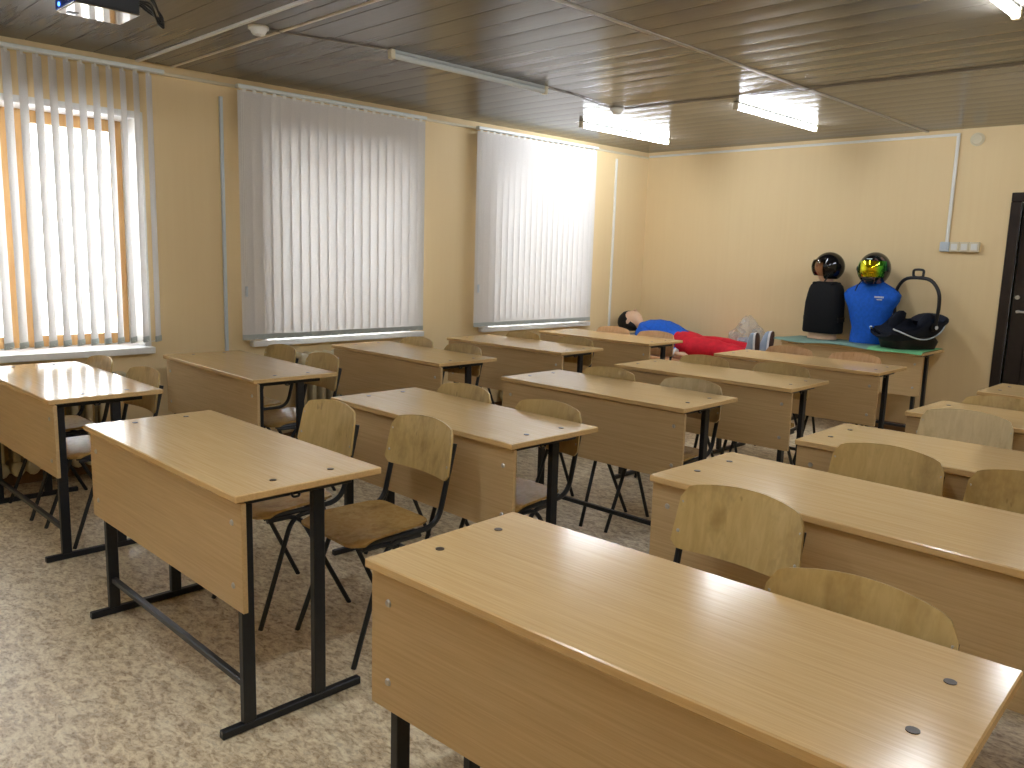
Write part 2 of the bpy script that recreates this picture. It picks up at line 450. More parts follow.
# ------------------------------------------------------------------ blinds
def blind(y0, y1, zb, ang, label, n, sl=None):
    x = XW + .10
    b = tag(empty('vertical_blind', (x, (y0 + y1) / 2, zb)), label, 'blind', 'vertical blinds')
    hl = (y1 - y0) / 2; zt = 2.458 - zb
    obj('headrail', box(-.022, .022, -hl, hl, zt, zt + .024, bev=.003), 'rail', b)
    for s in (-.7, 0, .7):
        obj('bracket', box(-.080, -.02, s * hl - .012, s * hl + .012, zt + .012, zt + .028), 'rail', b)
    sw = .0445; dz = zt - .012
    bm = bmesh.new(); N = 5
    pr = [(sw * (-1 + 2 * k / N), .0025 * (1 - (-1 + 2 * k / N) ** 2)) for k in range(N + 1)]
    lo = [bm.verts.new((q, p, .0)) for p, q in pr]; hi = [bm.verts.new((q, p, dz)) for p, q in pr]
    for k in range(N): bm.faces.new((lo[k], lo[k + 1], hi[k + 1], hi[k]))
    me = bpy.data.meshes.new('slat'); bm.to_mesh(me); bm.free()
    hem = bpy.data.meshes.new('hem'); bm = box(-.0035, .0045, -sw + .002, sw - .002, .0, .036); bm.to_mesh(hem); bm.free()
    clip = bpy.data.meshes.new('hanger'); bm = box(-.003, .003, -.012, .012, dz - .01, dz + .014); bm.to_mesh(clip); bm.free()
    s0, s1 = sl or (y0 + .05, y1 - .05); s0 -= (y0 + y1) / 2; s1 -= (y0 + y1) / 2; span = s1 - s0
    for k in range(n):
        s = link('slat', me, 'slat', b)
        s.location = (0, s0 + span * k / (n - 1), 0)
        s.rotation_euler = (0, 0, ang + random.uniform(-.03, .03))
        link('hem', hem, 'slat_hem', s); link('hanger', clip, 'white_plastic', s)
    bm = bmesh.new(); tube(bm, [(.02, -hl + .02, zt), (.022, -hl + .02, .5), (.026, -hl + .022, .33), (.026, -hl + .03, .33), (.022, -hl + .032, .5), (.02, -hl + .034, zt)], .0015, 5)
    ch = obj('pull_cord', bm, 'white_plastic', b)
    obj('cord_weight', box(.018, .034, -hl + .018, -hl + .034, .30, .37, bev=.003), 'grey_plastic', ch)
    for s in (-1, 1):
        pts = [(s * .003, s0 + span * k / (4 * (n - 1)), .014 - (.012 if k % 4 == 2 else .009 if k % 2 else 0)) for k in range(4 * (n - 1) + 1)]
        obj('bead_chain', tube(bmesh.new(), pts, .0013, 4), 'white_plastic', b)
    return b
blind(0.55, 2.20, .815, R(47), 'open vertical blind with turned slats on the nearest window', 20, (.66, 2.11))
blind(-1.45, .13, .815, R(80), 'fully open vertical blind on the window beside the wall behind the camera', 20)  # goes with the added window, slats turned to let daylight in
blind(2.68, 4.27, .79, R(-8), 'closed white vertical blind on the middle window', 21)
blind(4.83, 6.42, .79, R(-7), 'closed white vertical blind on the window farthest from camera', 21)

# ------------------------------------------------------------------ radiators
def radiator(yc, n, label):
    r = tag(empty('cast_iron_radiator', (XW + .10, yc, 0)), label, 'radiator', 'radiators below the windows')
    bm = bmesh.new()
    for x in (-.045, .045): tube(bm, [(x, 0, .12), (x, 0, .64)], .020, 8)
    for z in (.13, .63): loft(bm, [((-.075, 0, z), (0, .030, 0), (0, 0, .034)), ((-.06, 0, z), (0, .037, 0), (0, 0, .046)), ((.06, 0, z), (0, .037, 0), (0, 0, .046)), ((.075, 0, z), (0, .030, 0), (0, 0, .034))], 12)
    B(bm, -.045, .045, -.008, .008, .14, .62)
    me = bpy.data.meshes.new('section'); bmesh.ops.recalc_face_normals(bm, faces=bm.faces[:]); bm.to_mesh(me); bm.free()
    for p in me.polygons: p.use_smooth = True
    for k in range(n):
        o = link('section', me, 'radiator', r); o.location = (0, (k - (n - 1) / 2) * .08, 0)
    bm = bmesh.new()
    for s in (-1, 1): B(bm, -.06, .06, s * .08 * (n / 2 - .5) - .012, s * .08 * (n / 2 - .5) + .012, 0, .12)
    obj('foot', bm, 'radiator', r)
    tube_b = tube(bmesh.new(), fillet([(0, .04 * n, .63), (0, .04 * n + .12, .63), (-.05, .04 * n + .12, .55), (-.05, .04 * n + .12, .02)], .05), .013)
    obj('supply_pipe', tube_b, 'radiator', r)
radiator(1.42, 9, 'cream ribbed radiator under the open blind')
radiator(3.45, 9, 'cream ribbed radiator under the middle closed blind')
radiator(5.60, 9, 'cream ribbed radiator under the blind farthest from camera')

# ------------------------------------------------------------------ channels, sockets, wall bits
def chan(bm, label, mat='white_plastic', name='cable_channel'):
    return tag(obj(name, bm, mat), label, 'cable channel', 'white cable channels')
chan(box(XW, XW + .02, 2.600, 2.622, .0, 2.40, bev=.003), 'upright cable channel between open blind and middle blind', 'grey_plastic')
chan(box(XW, XW + .02, 6.838, 6.860, .0, 2.42, bev=.003), 'upright cable channel beside the blind farthest from camera')
chan(box(XW, XW + .018, YF + .02, YB - .02, 2.470, 2.490, bev=.003), 'long flat cable channel above the windows', 'cream_plastic')
bm = B(bmesh.new(), XW + .02, -2.30, YB - .018, YB, 2.482, 2.503, bev=.003); B(bm, -2.325, -2.30, YB - .018, YB, 1.63, 2.482, bev=.003)
chan(bm, 'cable channel along the end wall dropping to the sockets')
sk = tag(empty('socket_strip', (-2.21, YB, 1.595)), 'row of four sockets on the end wall below the cable channel', 'socket')
for k in range(4):
    o = obj('socket', box(-.15 + k * .075 + .001, -.15 + (k + 1) * .075 - .001, -.035, 0, -.04, .04, bev=.005), 'grey_plastic' if k == 0 else 'cream_plastic', sk)
    obj('socket_face', box(-.15 + k * .075 + .014, -.15 + (k + 1) * .075 - .014, -.039, -.03, -.026, .026, bev=.002), 'grey_plastic' if k == 0 else 'white_plastic', o)
bm = cyl(bmesh.new(), (0, 0, 0), (0, -1, 0), .052, .012, 24); cyl(bm, (0, -.012, 0), (0, -1, 0), .045, .008, 24, .036)
o = tag(obj('cover_plate', bm, 'cream_plastic'), 'round beige cover plate high on the end wall', 'cover plate'); o.location = (-2.172, YB, 2.445)

def detector(x, y, label):
    e = tag(empty('smoke_detector', (x, y, HC)), label, 'smoke detector', 'ceiling smoke detectors')
    obj('base', cyl(bmesh.new(), (0, 0, .001), (0, 0, -1), .052, .014, 20), 'white_plastic', e)
    obj('head', cyl(bmesh.new(), (0, 0, -.013), (0, 0, -1), .046, .026, 20, .030), 'white_plastic', e)
    obj('led', cyl(bmesh.new(), (.02, 0, -.036), (0, 0, -1), .004, .004, 8), 'bolt', e)
detector(-4.04, 2.18, 'white smoke detector on the ceiling near the projector')
detector(-3.99, 5.07, 'white smoke detector between unlit lamp and lit lamps')
def cable(pts, label, r=.0045):
    return tag(obj('cable', tube(bmesh.new(), pts, r, 6), 'cable'), label, 'cable', 'thin ceiling cables')
zc = HC - .006
cable([(-4.03, 2.24, zc), (-3.96, 2.55, zc), (-3.88, 2.86, zc)], 'thin cable from projector-side smoke detector to unlit lamp')
cable([(-3.88, 4.19, zc), (-3.89, 4.5, zc), (-3.97, 4.82, zc), (-3.99, 5.01, zc)], 'thin cable from unlit lamp to farther smoke detector')
cable([(-3.93, 5.09, zc), (-2.66, 5.17, zc), (-2.56, 5.175, zc - .008), (-2.46, 5.18, zc), (XR, 5.26, zc)], 'long cable crossing the ceiling from farther smoke detector')

# ------------------------------------------------------------------ ceiling lamps
def lamp(x, y0, on, label):
    L_ = 1.29
    e = tag(empty('tube_lamp', (x, y0 + L_ / 2, HC)), label, 'ceiling lamp', 'ceiling tube lamps')
    h = L_ / 2
    obj('housing', box(-.014, .014, -h + .03, h - .03, -.014, .0005, bev=.003), 'lamp_body', e)
    for s in (-1, 1):
        y = s * (h - .018)
        o = obj('end_cap', box(-.018, .018, y - .015, y + .015, -.051, .0, bev=.004), 'cream_plastic', e)
    obj('tube', cyl(bmesh.new(), (0, -h + .025, -.031), (0, 1, 0), .0165, L_ - .05, 14), 'tube_on' if on else 'tube_off', e)
lamp(-3.875, 2.875, False, 'unlit tube lamp on the ceiling')
lamp(-4.605, 5.37, True, 'lit tube lamp on the ceiling nearest the windows')
lamp(-3.15, 5.33, True, 'lit tube lamp on the ceiling above the helmets, middle of the lit three')
lamp(-1.11, 2.84, True, 'lit tube lamp cut off by the top right corner')
lamp(-2.1, -.35, True, 'lit tube lamp on the ceiling in front of the first desk row')  # out of view, added as fill for the front desks and floor
lamp(-1.11, 5.33, True, 'lit tube lamp on the ceiling in front of the dark door')  # unseen lamp put in to brighten the right of the end wall
lamp(-1.11, .38, True, 'lit tube lamp on the ceiling over the desk nearest the camera')  # added outside the frame to light the near desktops from above

# ------------------------------------------------------------------ projector
p = tag(empty('projector', (-3.75, 1.31, 2.36)), 'black ceiling projector with shiny underside and cable bundle', 'projector')
obj('case', box(-.11, .11, -.125, .125, .004, .105, bev=.008, seg=2), 'black', p)
und = obj('underside', box(-.108, .108, -.123, .123, 0, .006, bev=.003), 'silver', p)
obj('foot_recess', box(-.085, -.05, -.10, -.06, -.002, .001), 'black', und)
fr = obj('front_panel', box(-.106, .106, -.133, -.122, .004, .10, bev=.004), 'blue_panel', p)
obj('lens', cyl(bmesh.new(), (.04, -.130, .055), (0, -1, 0), .032, .02, 18), 'gloss_black', fr)
obj('status_led', cyl(bmesh.new(), (-.055, -.132, .02), (0, -1, 0), .008, .004, 10), 'led', fr)
obj('ceiling_mount', cyl(B(bmesh.new(), -.07, .07, -.07, .07, HC - 2.36 - .012, HC - 2.36), (0, 0, .10), (0, 0, 1), .022, .045), 'white_plastic', p)
for k in range(4):
    dx = .02 * k
    pts = fillet([(.09 - dx, .12, .06 + .01 * k), (.085 - dx * .6, .18, .07 - .012 * k), (.02 - .01 * k, .235 + .008 * k, .0 + .012 * k), (.0 + .012 * k, .27 - .006 * k, -.005 + .01 * k), (.06 - .01 * k, .2, .10), (.05, .13, HC - 2.36)], .05)
    obj('cable', tube(bmesh.new(), pts, .0045, 6), 'black', p)

# ------------------------------------------------------------------ desks
DL, DW, DH = 1.2, 0.5, 0.75
def make_desk():
    e = empty('school_desk')
    obj('tabletop', box(0, DL, 0, DW, DH - .022, DH, bev=.003), 'desk_top', e)
    pn = obj('modesty_panel', box(.002, DL - .006, .020, .036, .395, .722, bev=.0012), 'desk_panel', e)
    lx = .062
    for x in (lx, DL - lx):
        for y in (.058, .30):
            obj('leg', box(x - .0125, x + .0125, y - .02, y + .02, .026, DH - .047, bev=.002), 'metal', e)
        obj('foot', box(x - .0125, x + .0125, -.03, .455, 0.001, .027, bev=.003), 'metal', e)
        obj('top_rail', box(x - .0125, x + .0125, .040, .42, DH - .047, DH - .022, bev=.002), 'metal', e)
    obj('footrest_bar', box(lx + .0125, DL - lx - .0125, .048, .068, .128, .149, bev=.002), 'metal', e)
    cp = bpy.data.meshes.new('bolt_cap'); bm = cyl(bmesh.new(), (0, 0, -.003), (0, 0, 1), .0105, .0046, 14); bm.to_mesh(cp); bm.free()
    for x in (.075, DL - .082):
        for y in (.162, .362):
            o = link('bolt_cap', cp, 'cap', e); o.location = (x, y, DH)
    bo = bpy.data.meshes.new('bolt'); bm = cyl(bmesh.new(), (0, .002, 0), (0, -1, 0), .011, .006, 12, .007); bm.to_mesh(bo); bm.free()
    for x in (.062, DL - .062):
        for z in (.655, .465):
            o = link('bolt', bo, 'bolt', pn); o.location = (x, .020, z)
    for x in (.04, DL - .04):
        bm = tube(bmesh.new(), fillet([(x, .20, DH - .022), (x, .20, DH - .05), (x, .225, DH - .05), (x, .225, DH - .04)], .01, 3), .004, 6)
        obj('bag_hook', bm, 'metal', e)
    return e
proto = make_desk()
DESKS = {
 ('L', 0): (-5.074, 1.055, .010), ('M', 0): (-3.279, 1.019, .005), ('R', 0): (-1.469, 1.029, .045),
 ('L', 1): (-5.093, 2.061, -.019), ('M', 1): (-3.246, 2.084, -.005), ('R', 1): (-1.478, 2.136, -.008),
 ('L', 2): (-5.053, 3.250, .003), ('M', 2): (-3.255, 3.201, .013), ('R', 2): (-1.421, 3.029, .026),
 ('L', 3): (-5.020, 4.312, .036), ('M', 3): (-3.223, 4.191, .030), ('R', 3): (-1.372, 4.064, -.02),
 ('L', 4): (-5.037, 5.419, .014), ('M', 4): (-3.188, 5.341, .011), ('R', 4): (-1.345, 5.080, .002),
 ('W', 5): (-3.429, 6.86, .010)}
cname = {'L': 'window-side column', 'M': 'middle column', 'R': 'right-hand column'}
rname = ['nearest the camera', 'second from the camera', 'third from the camera', 'fourth from the camera', 'farthest from the camera']
first = True
for (c, r), (x, y, a) in DESKS.items():
    o = proto if first else copy_tree(proto)
    first = False
    o.location = (x, y, 0); o.rotation_euler = (0, 0, a)
    if c == 'W': tag(o, 'beech school desk against the end wall under helmets and green mats', 'desk', 'beech school desks')
    else: tag(o, 'beech two-seat school desk with black legs, %s, %s' % (cname[c], rname[r]), 'desk', 'beech school desks')

# ------------------------------------------------------------------ chairs
def make_chair():
    e = empty('school_chair')
    # origin on the floor between the front feet, sitter faces -y
    hb = .200
    def back(u, v):
        hw = hb - .010 * v; x = u * hw; r = .034; t = max(0, (abs(x) - (hw - r)) / r)
        rd = r * (1 - math.sqrt(max(0, 1 - t * t)))
        z0 = .596 + rd * .7; z1 = .803 - .024 * u * u - rd * .9
        z = z0 + (z1 - z0) * v
        return (x, .478 + (z - .80) * .20 - .034 * u * u, z)
    obj('backrest', plate(back, 20, 8, -.009, (0, .98, -.2)), 'back_ply', e, True)
    def seat(u, v):
        r = .05; L0, L1 = .0, .355
        hw = .192 - .020 * v
        tx = max(0, (abs(u) * hw - (hw - r)) / r); rd = r * (1 - math.sqrt(max(0, 1 - tx * tx)))
        y = (L0 + rd) + v * ((L1 - rd) - (L0 + rd))
        z = .452 - .010 * (1 - u * u) * math.sin(math.pi * min(1, v * 1.05)) + .006 * v
        if v < .22: z -= .014 * ((.22 - v) / .22) ** 2
        return (u * hw, y, z)
    obj('seat', plate(seat, 18, 12, -.010, (0, 0, 1)), 'seat_ply', e, True)
    rr = .0095
    for s in (-1, 1):
        pts = fillet([(s * .165, .04, .425), (s * .176, .375, .432), (s * .178, .449, .735)], .07, 7)
        obj('back_upright', tube(bmesh.new(), pts, .0105, 8), 'metal', e, True)
        pts = fillet([(s * .195, .0, .0), (s * .172, .155, .412), (s * .170, .30, .413)], .06, 6)
        obj('leg', tube(bmesh.new(), pts, rr, 8), 'metal', e, True)
        pts = fillet([(s * .200, .395, .0), (s * .172, .185, .412), (s * .170, .05, .412)], .06, 6)
        obj('leg', tube(bmesh.new(), pts, rr, 8), 'metal', e, True)
    obj('crossbar', tube(bmesh.new(), [(-.17, .10, .412), (.17, .10, .412)], .009, 8), 'metal', e)
    obj('crossbar', tube(bmesh.new(), [(-.17, .27, .412), (.17, .27, .412)], .009, 8), 'metal', e)
    bo = bpy.data.meshes.new('rivet'); bm = cyl(bmesh.new(), (0, .0, 0), (0, -1, 0), .0065, .003, 10, .004); bm.to_mesh(bo); bm.free()
    for s in (-1, 1):
        for z in (.65, .735):
            x = s * .184; u = x / hb
            o = link('rivet', bo, 'bolt', e); o.location = (x, .478 + (z - .80) * .20 - .034 * u * u - .0085, z)
    return e
cproto = make_chair()
# (column, row, side): top-centre of the backrest (x, y)
CH = [('L', 0, 0, -4.80, 1.635, 0, ''), ('L', 0, 1, -4.25, 1.66, .03, ''),
      ('L', 1, 0, -4.80, 2.75, 0, ''), ('L', 1, 1, -4.28, 2.74, -.05, ''),
      ('M', 0, 0, -2.90, 1.90, .0, ''), ('M', 0, 1, -2.41, 2.0, -.03, ''),
      ('L', 2, 0, -4.74, 3.83, 0, ''), ('L', 2, 1, -4.22, 3.82, .02, ''),
      ('M', 1, 0, -2.91, 2.66, 0, ''), ('M', 1, 1, -2.36, 2.66, .02, ''),
      ('L', 3, 0, -4.67, 4.88, .03, ''), ('L', 3, 1, -4.15, 4.93, 0, ''),
      ('M', 2, 0, -2.89, 3.76, 0, ''), ('M', 2, 1, -2.36, 3.79, .02, 'pale'),
      ('L', 4, 0, -4.60, 5.99, 0, 'red'), ('L', 4, 1, -4.14, 6.00, .03, 'red'),
      ('M', 3, 0, -2.90, 4.79, 0, ''), ('M', 3, 1, -2.39, 4.86, .03, ''),
      ('M', 4, 0, -2.86, 5.92, 0, 'red'), ('M', 4, 1, -2.37, 5.94, 0, 'red'),
      ('R', 0, 0, -1.085, 2.06, -.02, ''), ('R', 0, 1, -.60, 1.66, .04, ''),
      ('R', 1, 0, -1.035, 2.985, 0, ''), ('R', 1, 1, -.575, 2.97, .02, ''),
      ('R', 2, 0, -1.08, 4.03, -.03, 'pale'), ('R', 3, 0, -1.08, 4.605, .0, '')]
oname = ['nearest', 'second', 'third', 'fourth', 'farthest']
first = True
for c, r, s, x, y, a, kind in CH:
    o = cproto if first else copy_tree(cproto)
    first = False
    ox, oy = 0.0, .478
    o.location = (x - (ox * math.cos(a) - oy * math.sin(a)), y - oy * math.cos(a), 0)
    o.rotation_euler = (0, 0, a)
    side = 'seat nearer the windows' if s == 0 else 'seat farther from the windows'
    tag(o, 'plywood school chair at %s desk of %s, %s' % (oname[r], cname[c], side), 'chair', 'plywood school chairs')
    if kind:
        for ch in o.children:
            if ch.name.startswith('backrest'):
                ch.material_slots[0].link = 'OBJECT'; ch.material_slots[0].material = M['back_ply_' + kind]

# ------------------------------------------------------------------ end wall: bench and lying mannequin
b = tag(empty('bench', (-4.44, 6.98, 0)), 'low plywood-topped bench along the end wall under the lying mannequin', 'bench')
obj('bench_top', box(-.85, .85, -.34, .34, .455, .48, bev=.004), 'bench', b)
for x in (-.75, .75):
    for y in (-.28, .28): obj('leg', box(x - .02, x + .02, y - .02, y + .02, 0, .455, bev=.003), 'metal', b)
    obj('rail', box(x - .015, x + .015, -.26, .26, .41, .44), 'metal', b)
bm = bmesh.new()
loft(bm, [((-5.20, 6.98, .55), (0, .20, 0), (0, 0, .069)), ((-5.10, 6.98, .57), (0, .23, 0), (0, 0, .089)), ((-4.90, 6.98, .54), (0, .23, 0), (0, 0, .059)), ((-4.62, 6.98, .505), (0, .22, 0), (0, 0, .024)), ((-4.55, 6.98, .495), (0, .20, 0), (0, 0, .014))], 20, 4)
tag(obj('folded_blanket', bm, 'blanket', None, True), 'grey folded blanket under the back of the lying mannequin', 'blanket')

mq = tag(empty('training_mannequin', (-4.5, 6.98, .48)), 'life-size mannequin in blue jacket and red trousers lying on bench by the end wall', 'mannequin')
MO = Vector((-4.5, 6.98, .48))
def q(x, y, z): return Vector((x, y, z)) - MO
# body: head + neck + torso + legs as one continuous surface (mostly clothed)
def ring(c, d, ry, rz):
    d = Vector(d).normalized(); side = Vector((0, 1, 0)); up = d.cross(side).normalized()
    return (c, side * ry, up * rz)
bm = bmesh.new()
secs = [(-5.275, .775, .02, .02), (-5.26, .778, .055, .06), (-5.22, .785, .078, .088), (-5.17, .790, .080, .095), (-5.12, .790, .074, .090), (-5.075, .775, .062, .072), (-5.05, .745, .050, .052), (-5.01, .715, .052, .055),
        (-4.97, .70, .12, .08), (-4.90, .69, .175, .10), (-4.75, .68, .165, .11), (-4.60, .635, .145, .095), (-4.48, .60, .155, .095), (-4.38, .575, .15, .085), (-4.30, .565, .10, .07)]
S_ = [ring(q(x, 6.98, z), (1, 0, -.15), ry, rz) for x, z, ry, rz in secs]
loft(bm, S_, 20, 2.2)
for s in (-1, 1):
    pts = [(-4.36, .09, .57, .082), (-4.10, .11, .565, .072), (-3.98, .12, .56, .058), (-3.80, .13, .545, .05), (-3.70, .13, .535, .042)]
    loft(bm, [ring(q(x, 6.98 + s * y, z), (1, 0, 0), r, r) for x, y, z, r in pts], 12)
    pts = [(-4.93, .15, .70, .055), (-4.80, .235, .655, .05), (-4.66, .27, .60, .042), (-4.50, .275, .545, .036), (-4.42, .27, .53, .030)]
    loft(bm, [ring(q(x, 6.98 + s * y, z), (1, 0, -.3), r, r) for x, y, z, r in pts], 12)
    # palm and fingers
    loft(bm, [ring(q(x, 6.98 + s * y, z), (1, 0, -.1), ry, rz) for x, y, z, ry, rz in [(-4.43, .27, .53, .026, .020), (-4.40, .27, .527, .040, .018), (-4.345, .268, .522, .042, .016), (-4.335, .268, .521, .038, .013)]], 10, 2.6)
    for k, (dy, ln) in enumerate([(-.03, .062), (-.01, .074), (.011, .07), (.03, .054)]):
        tube(bm, [q(-4.345, 6.98 + s * .268 + dy, .522), q(-4.345 + ln * .5, 6.98 + s * .268 + dy * 1.1, .523), q(-4.345 + ln, 6.98 + s * .268 + dy * 1.1, .508)], [.0095, .009, .007], 7)
    tube(bm, [q(-4.40, 6.98 + s * .268 - s * .035, .53), q(-4.37, 6.98 + s * .268 - s * .058, .532), q(-4.345, 6.98 + s * .268 - s * .066, .522)], [.012, .0105, .008], 7)
# facial relief: nose, brow, lips, ears
loft(bm, [ring(q(-5.150, 6.98, .878), (1, 0, 0), .006, .010), ring(q(-5.128, 6.98, .888), (1, 0, 0), .011, .016), ring(q(-5.112, 6.98, .885), (1, 0, 0), .013, .012)], 8)
loft(bm, [ring(q(-5.088, 6.98 - .02, .862), (0, 1, 0), .01, .004), ring(q(-5.088, 6.98, .868), (0, 1, 0), .01, .01), ring(q(-5.088, 6.98 + .02, .862), (0, 1, 0), .01, .004)], 8)
for s in (-1, 1):
    loft(bm, [((q(-5.15, 6.98 + s * .078, .77)), (.022, 0, 0), (0, 0, .03)), ((q(-5.15, 6.98 + s * .095, .77)), (.016, 0, 0), (0, 0, .024))], 10)
obj('body', bm, 'skin', mq, True)
for s in (-1, 1):
    obj('eye', loft(bmesh.new(), [ring(q(-5.163, 6.98 + s * .030 - .013, .874), (0, 1, 0), .006, .004), ring(q(-5.163, 6.98 + s * .030, .878), (0, 1, 0), .009, .006), ring(q(-5.163, 6.98 + s * .030 + .013, .874), (0, 1, 0), .006, .004)], 8), 'black', mq)
# hair cap over crown and back of head
bm = bmesh.new()
hs = [(-5.315, .765, .02, .02), (-5.30, .765, .06, .07), (-5.26, .77, .088, .098), (-5.215, .775, .095, .103), (-5.175, .755, .095, .088), (-5.13, .735, .090, .066), (-5.09, .725, .075, .05), (-5.07, .72, .05, .03)]
loft(bm, [ring(q(x, 6.98, z), (1, 0, -.1), ry, rz) for x, z, ry, rz in hs], 20)
obj('hair', bm, 'hair', mq, True)
def wob(bm, amp, f):
    for v in bm.verts:
        v.co += Vector((0, math.sin(v.co.x * f + v.co.z * f * .7) * amp, math.sin(v.co.x * f * 1.3 + v.co.y * f) * amp))
bm = bmesh.new()
js = [(-5.035, .715, .06, .05), (-5.02, .71, .075, .065), (-4.98, .70, .14, .095), (-4.90, .69, .19, .12), (-4.82, .69, .195, .125), (-4.74, .68, .185, .128), (-4.66, .66, .175, .122), (-4.58, .635, .17, .115), (-4.50, .61, .178, .115), (-4.44, .595, .182, .112), (-4.43, .59, .172, .10)]
loft(bm, [ring(q(x, 6.98, z), (1, 0, -.15), ry, rz) for x, z, ry, rz in js], 24, 2.2)
for s in (-1, 1):
    pts = [(-4.96, .13, .70, .07), (-4.90, .19, .68, .078), (-4.80, .24, .655, .07), (-4.70, .262, .62, .064), (-4.60, .275, .59, .058), (-4.50, .277, .55, .052), (-4.44, .274, .54, .05)]
    loft(bm, [ring(q(x, 6.98 + s * y, z), (1, 0, -.3), r, r) for x, y, z, r in pts], 14)
wob(bm, .006, 42)
obj('jacket', bm, 'blue_cloth', mq, True)
for s in (-1, 1):
    obj('cuff', loft(bmesh.new(), [ring(q(-4.45, 6.98 + s * .273, .54), (1, 0, -.3), .046, .044), ring(q(-4.415, 6.98 + s * .271, .533), (1, 0, -.3), .043, .040)], 14), 'shoe_white', mq)
bm = bmesh.new()
ts = [(-4.56, .62, .15, .10), (-4.54, .615, .178, .116), (-4.44, .60, .19, .118), (-4.34, .585, .195, .10), (-4.26, .575, .19, .092)]
loft(bm, [ring(q(x, 6.98, z), (1, 0, -.15), ry, rz) for x, z, ry, rz in ts], 24, 2.4)
for s in (-1, 1):
    pts = [(-4.36, .09, .58, .098), (-4.22, .10, .585, .100), (-4.08, .11, .585, .096), (-4.00, .12, .58, .094), (-3.92, .125, .572, .088), (-3.82, .13, .566, .085), (-3.76, .13, .562, .078)]
    loft(bm, [ring(q(x, 6.98 + s * y, z), (1, 0, 0), r * 1.12, r) for x, y, z, r in pts], 16)
wob(bm, .007, 30)
obj('trousers', bm, 'red_cloth', mq, True)
for s in (-1, 1):
    y = 6.98 + s * .115; tilt = s * .03
    def sh(z): return q(-3.70, y, z)
    bm = bmesh.new()   # shoe: heel down, toe up, sole towards +x
    loft(bm, [(q(-3.715, y - .0, .515), (.035, 0, 0), (0, .032, 0)), (q(-3.715, y, .53), (.05, 0, 0), (0, .042, 0)), (q(-3.72, y, .58), (.055, 0, 0), (0, .044, 0)), (q(-3.705, y + tilt * .3, .66), (.045, 0, 0), (0, .047, 0)), (q(-3.692, y + tilt * .7, .74), (.034, 0, 0), (0, .046, 0)), (q(-3.688, y + tilt, .775), (.022, 0, 0), (0, .034, 0)), (q(-3.686, y + tilt, .786), (.01, 0, 0), (0, .018, 0))], 16, 2.4)
    shoe = obj('shoe', bm, 'shoe', mq, True)
    def outline(x, gr):
        P = []
        for k in range(20):
            a = 2 * math.pi * k / 20; zz = -math.cos(a)
            w = (.040 + .010 * max(0, zz)) * abs(math.sin(a)) ** .7 * (1 if math.sin(a) >= 0 else -1)
            P.append(q(x, y + w * gr + tilt * (zz + 1) / 2, .652 + zz * .140 * (.99 if gr < 1 else 1.0)))
        return P
    for nm, x0, x1, g, mt in (('rim', -3.668, -3.648, 1.06, 'shoe_white'), ('sole', -3.648, -3.641, 0.97, 'sole')):
        bm = bmesh.new(); a = [bm.verts.new(v) for v in outline(x0, g)]; c = [bm.verts.new(v) for v in outline(x1, g)]
        for k in range(20): bm.faces.new((a[k], a[(k + 1) % 20], c[(k + 1) % 20], c[k]))
        bm.faces.new(a); bm.faces.new(c[::-1])
        obj(nm, bm, mt, shoe)

# plastic bag beside the feet
pb = tag(empty('plastic_bag', (-3.95, 7.22, .48)), 'crumpled clear plastic bag with grey contents behind the mannequin feet', 'bag')
def blob(r, sx, sy, sz, seed, amp, sub=3):
    bm = bmesh.new(); bmesh.ops.create_icosphere(bm, subdivisions=sub, radius=r)
    rnd = random.Random(seed); W_ = [(Vector((rnd.uniform(-1, 1), rnd.uniform(-1, 1), rnd.uniform(-1, 1))) * 16, rnd.uniform(0, 6)) for _ in range(6)]
    for v in bm.verts:
        n_ = v.co.normalized(); k = sum(math.sin(w.dot(n_) * .45 + ph) for w, ph in W_) / 6
        v.co = Vector((v.co.x * sx, v.co.y * sy, v.co.z * sz)) * (1 + amp * k)
    return bm
bm = blob(.16, 1.15, .8, 1.15, 3, .3)
for v in bm.verts:
    v.co.z += .20
    if v.co.z > .25: f = (v.co.z - .25) / .15; v.co.x *= 1 - .5 * min(1, f); v.co.y *= 1 - .5 * min(1, f); v.co.z += .05 * f
    v.co.z = max(v.co.z, .002)
obj('bag_film', bm, 'bag', pb, True)
bm = blob(.12, 1.1, .8, .8, 5, .25)
for v in bm.verts: v.co.z = max(.004, v.co.z + .13)
obj('contents', bm, 'shoe', pb, True)

# ------------------------------------------------------------------ end wall: desk with mats, torsos, car seat
def mat_sheet(name, x0, x1, y0, y1, z, wav, label, mt, droop):
    def fn(u, v):
        x = x0 + (x1 - x0) * (u + 1) / 2; y = y0 + (y1 - y0) * v
        zz = z + wav * (.5 + .5 * math.sin(u * 4.2 + .4)) * (1 - v) ** 2
        if y < 6.862: zz -= droop * (6.862 - y) / .03
        return (x, y, zz)
    o = tag(obj(name, plate(fn, 24, 14, .004, (0, 0, 1)), mt, None, True), label, 'mat', 'foam mats on the end-wall desk')
mat_sheet('foam_mat', -3.49, -2.62, 6.842, 7.36, .7515, .018, 'grey green foam mat under the two dressed torsos', 'mat_grey', .02)
mat_sheet('foam_mat', -2.66, -2.235, 6.838, 7.34, .7565, .004, 'bright green foam mat under the child car seat', 'mat_green', .025)

ZM = .7605
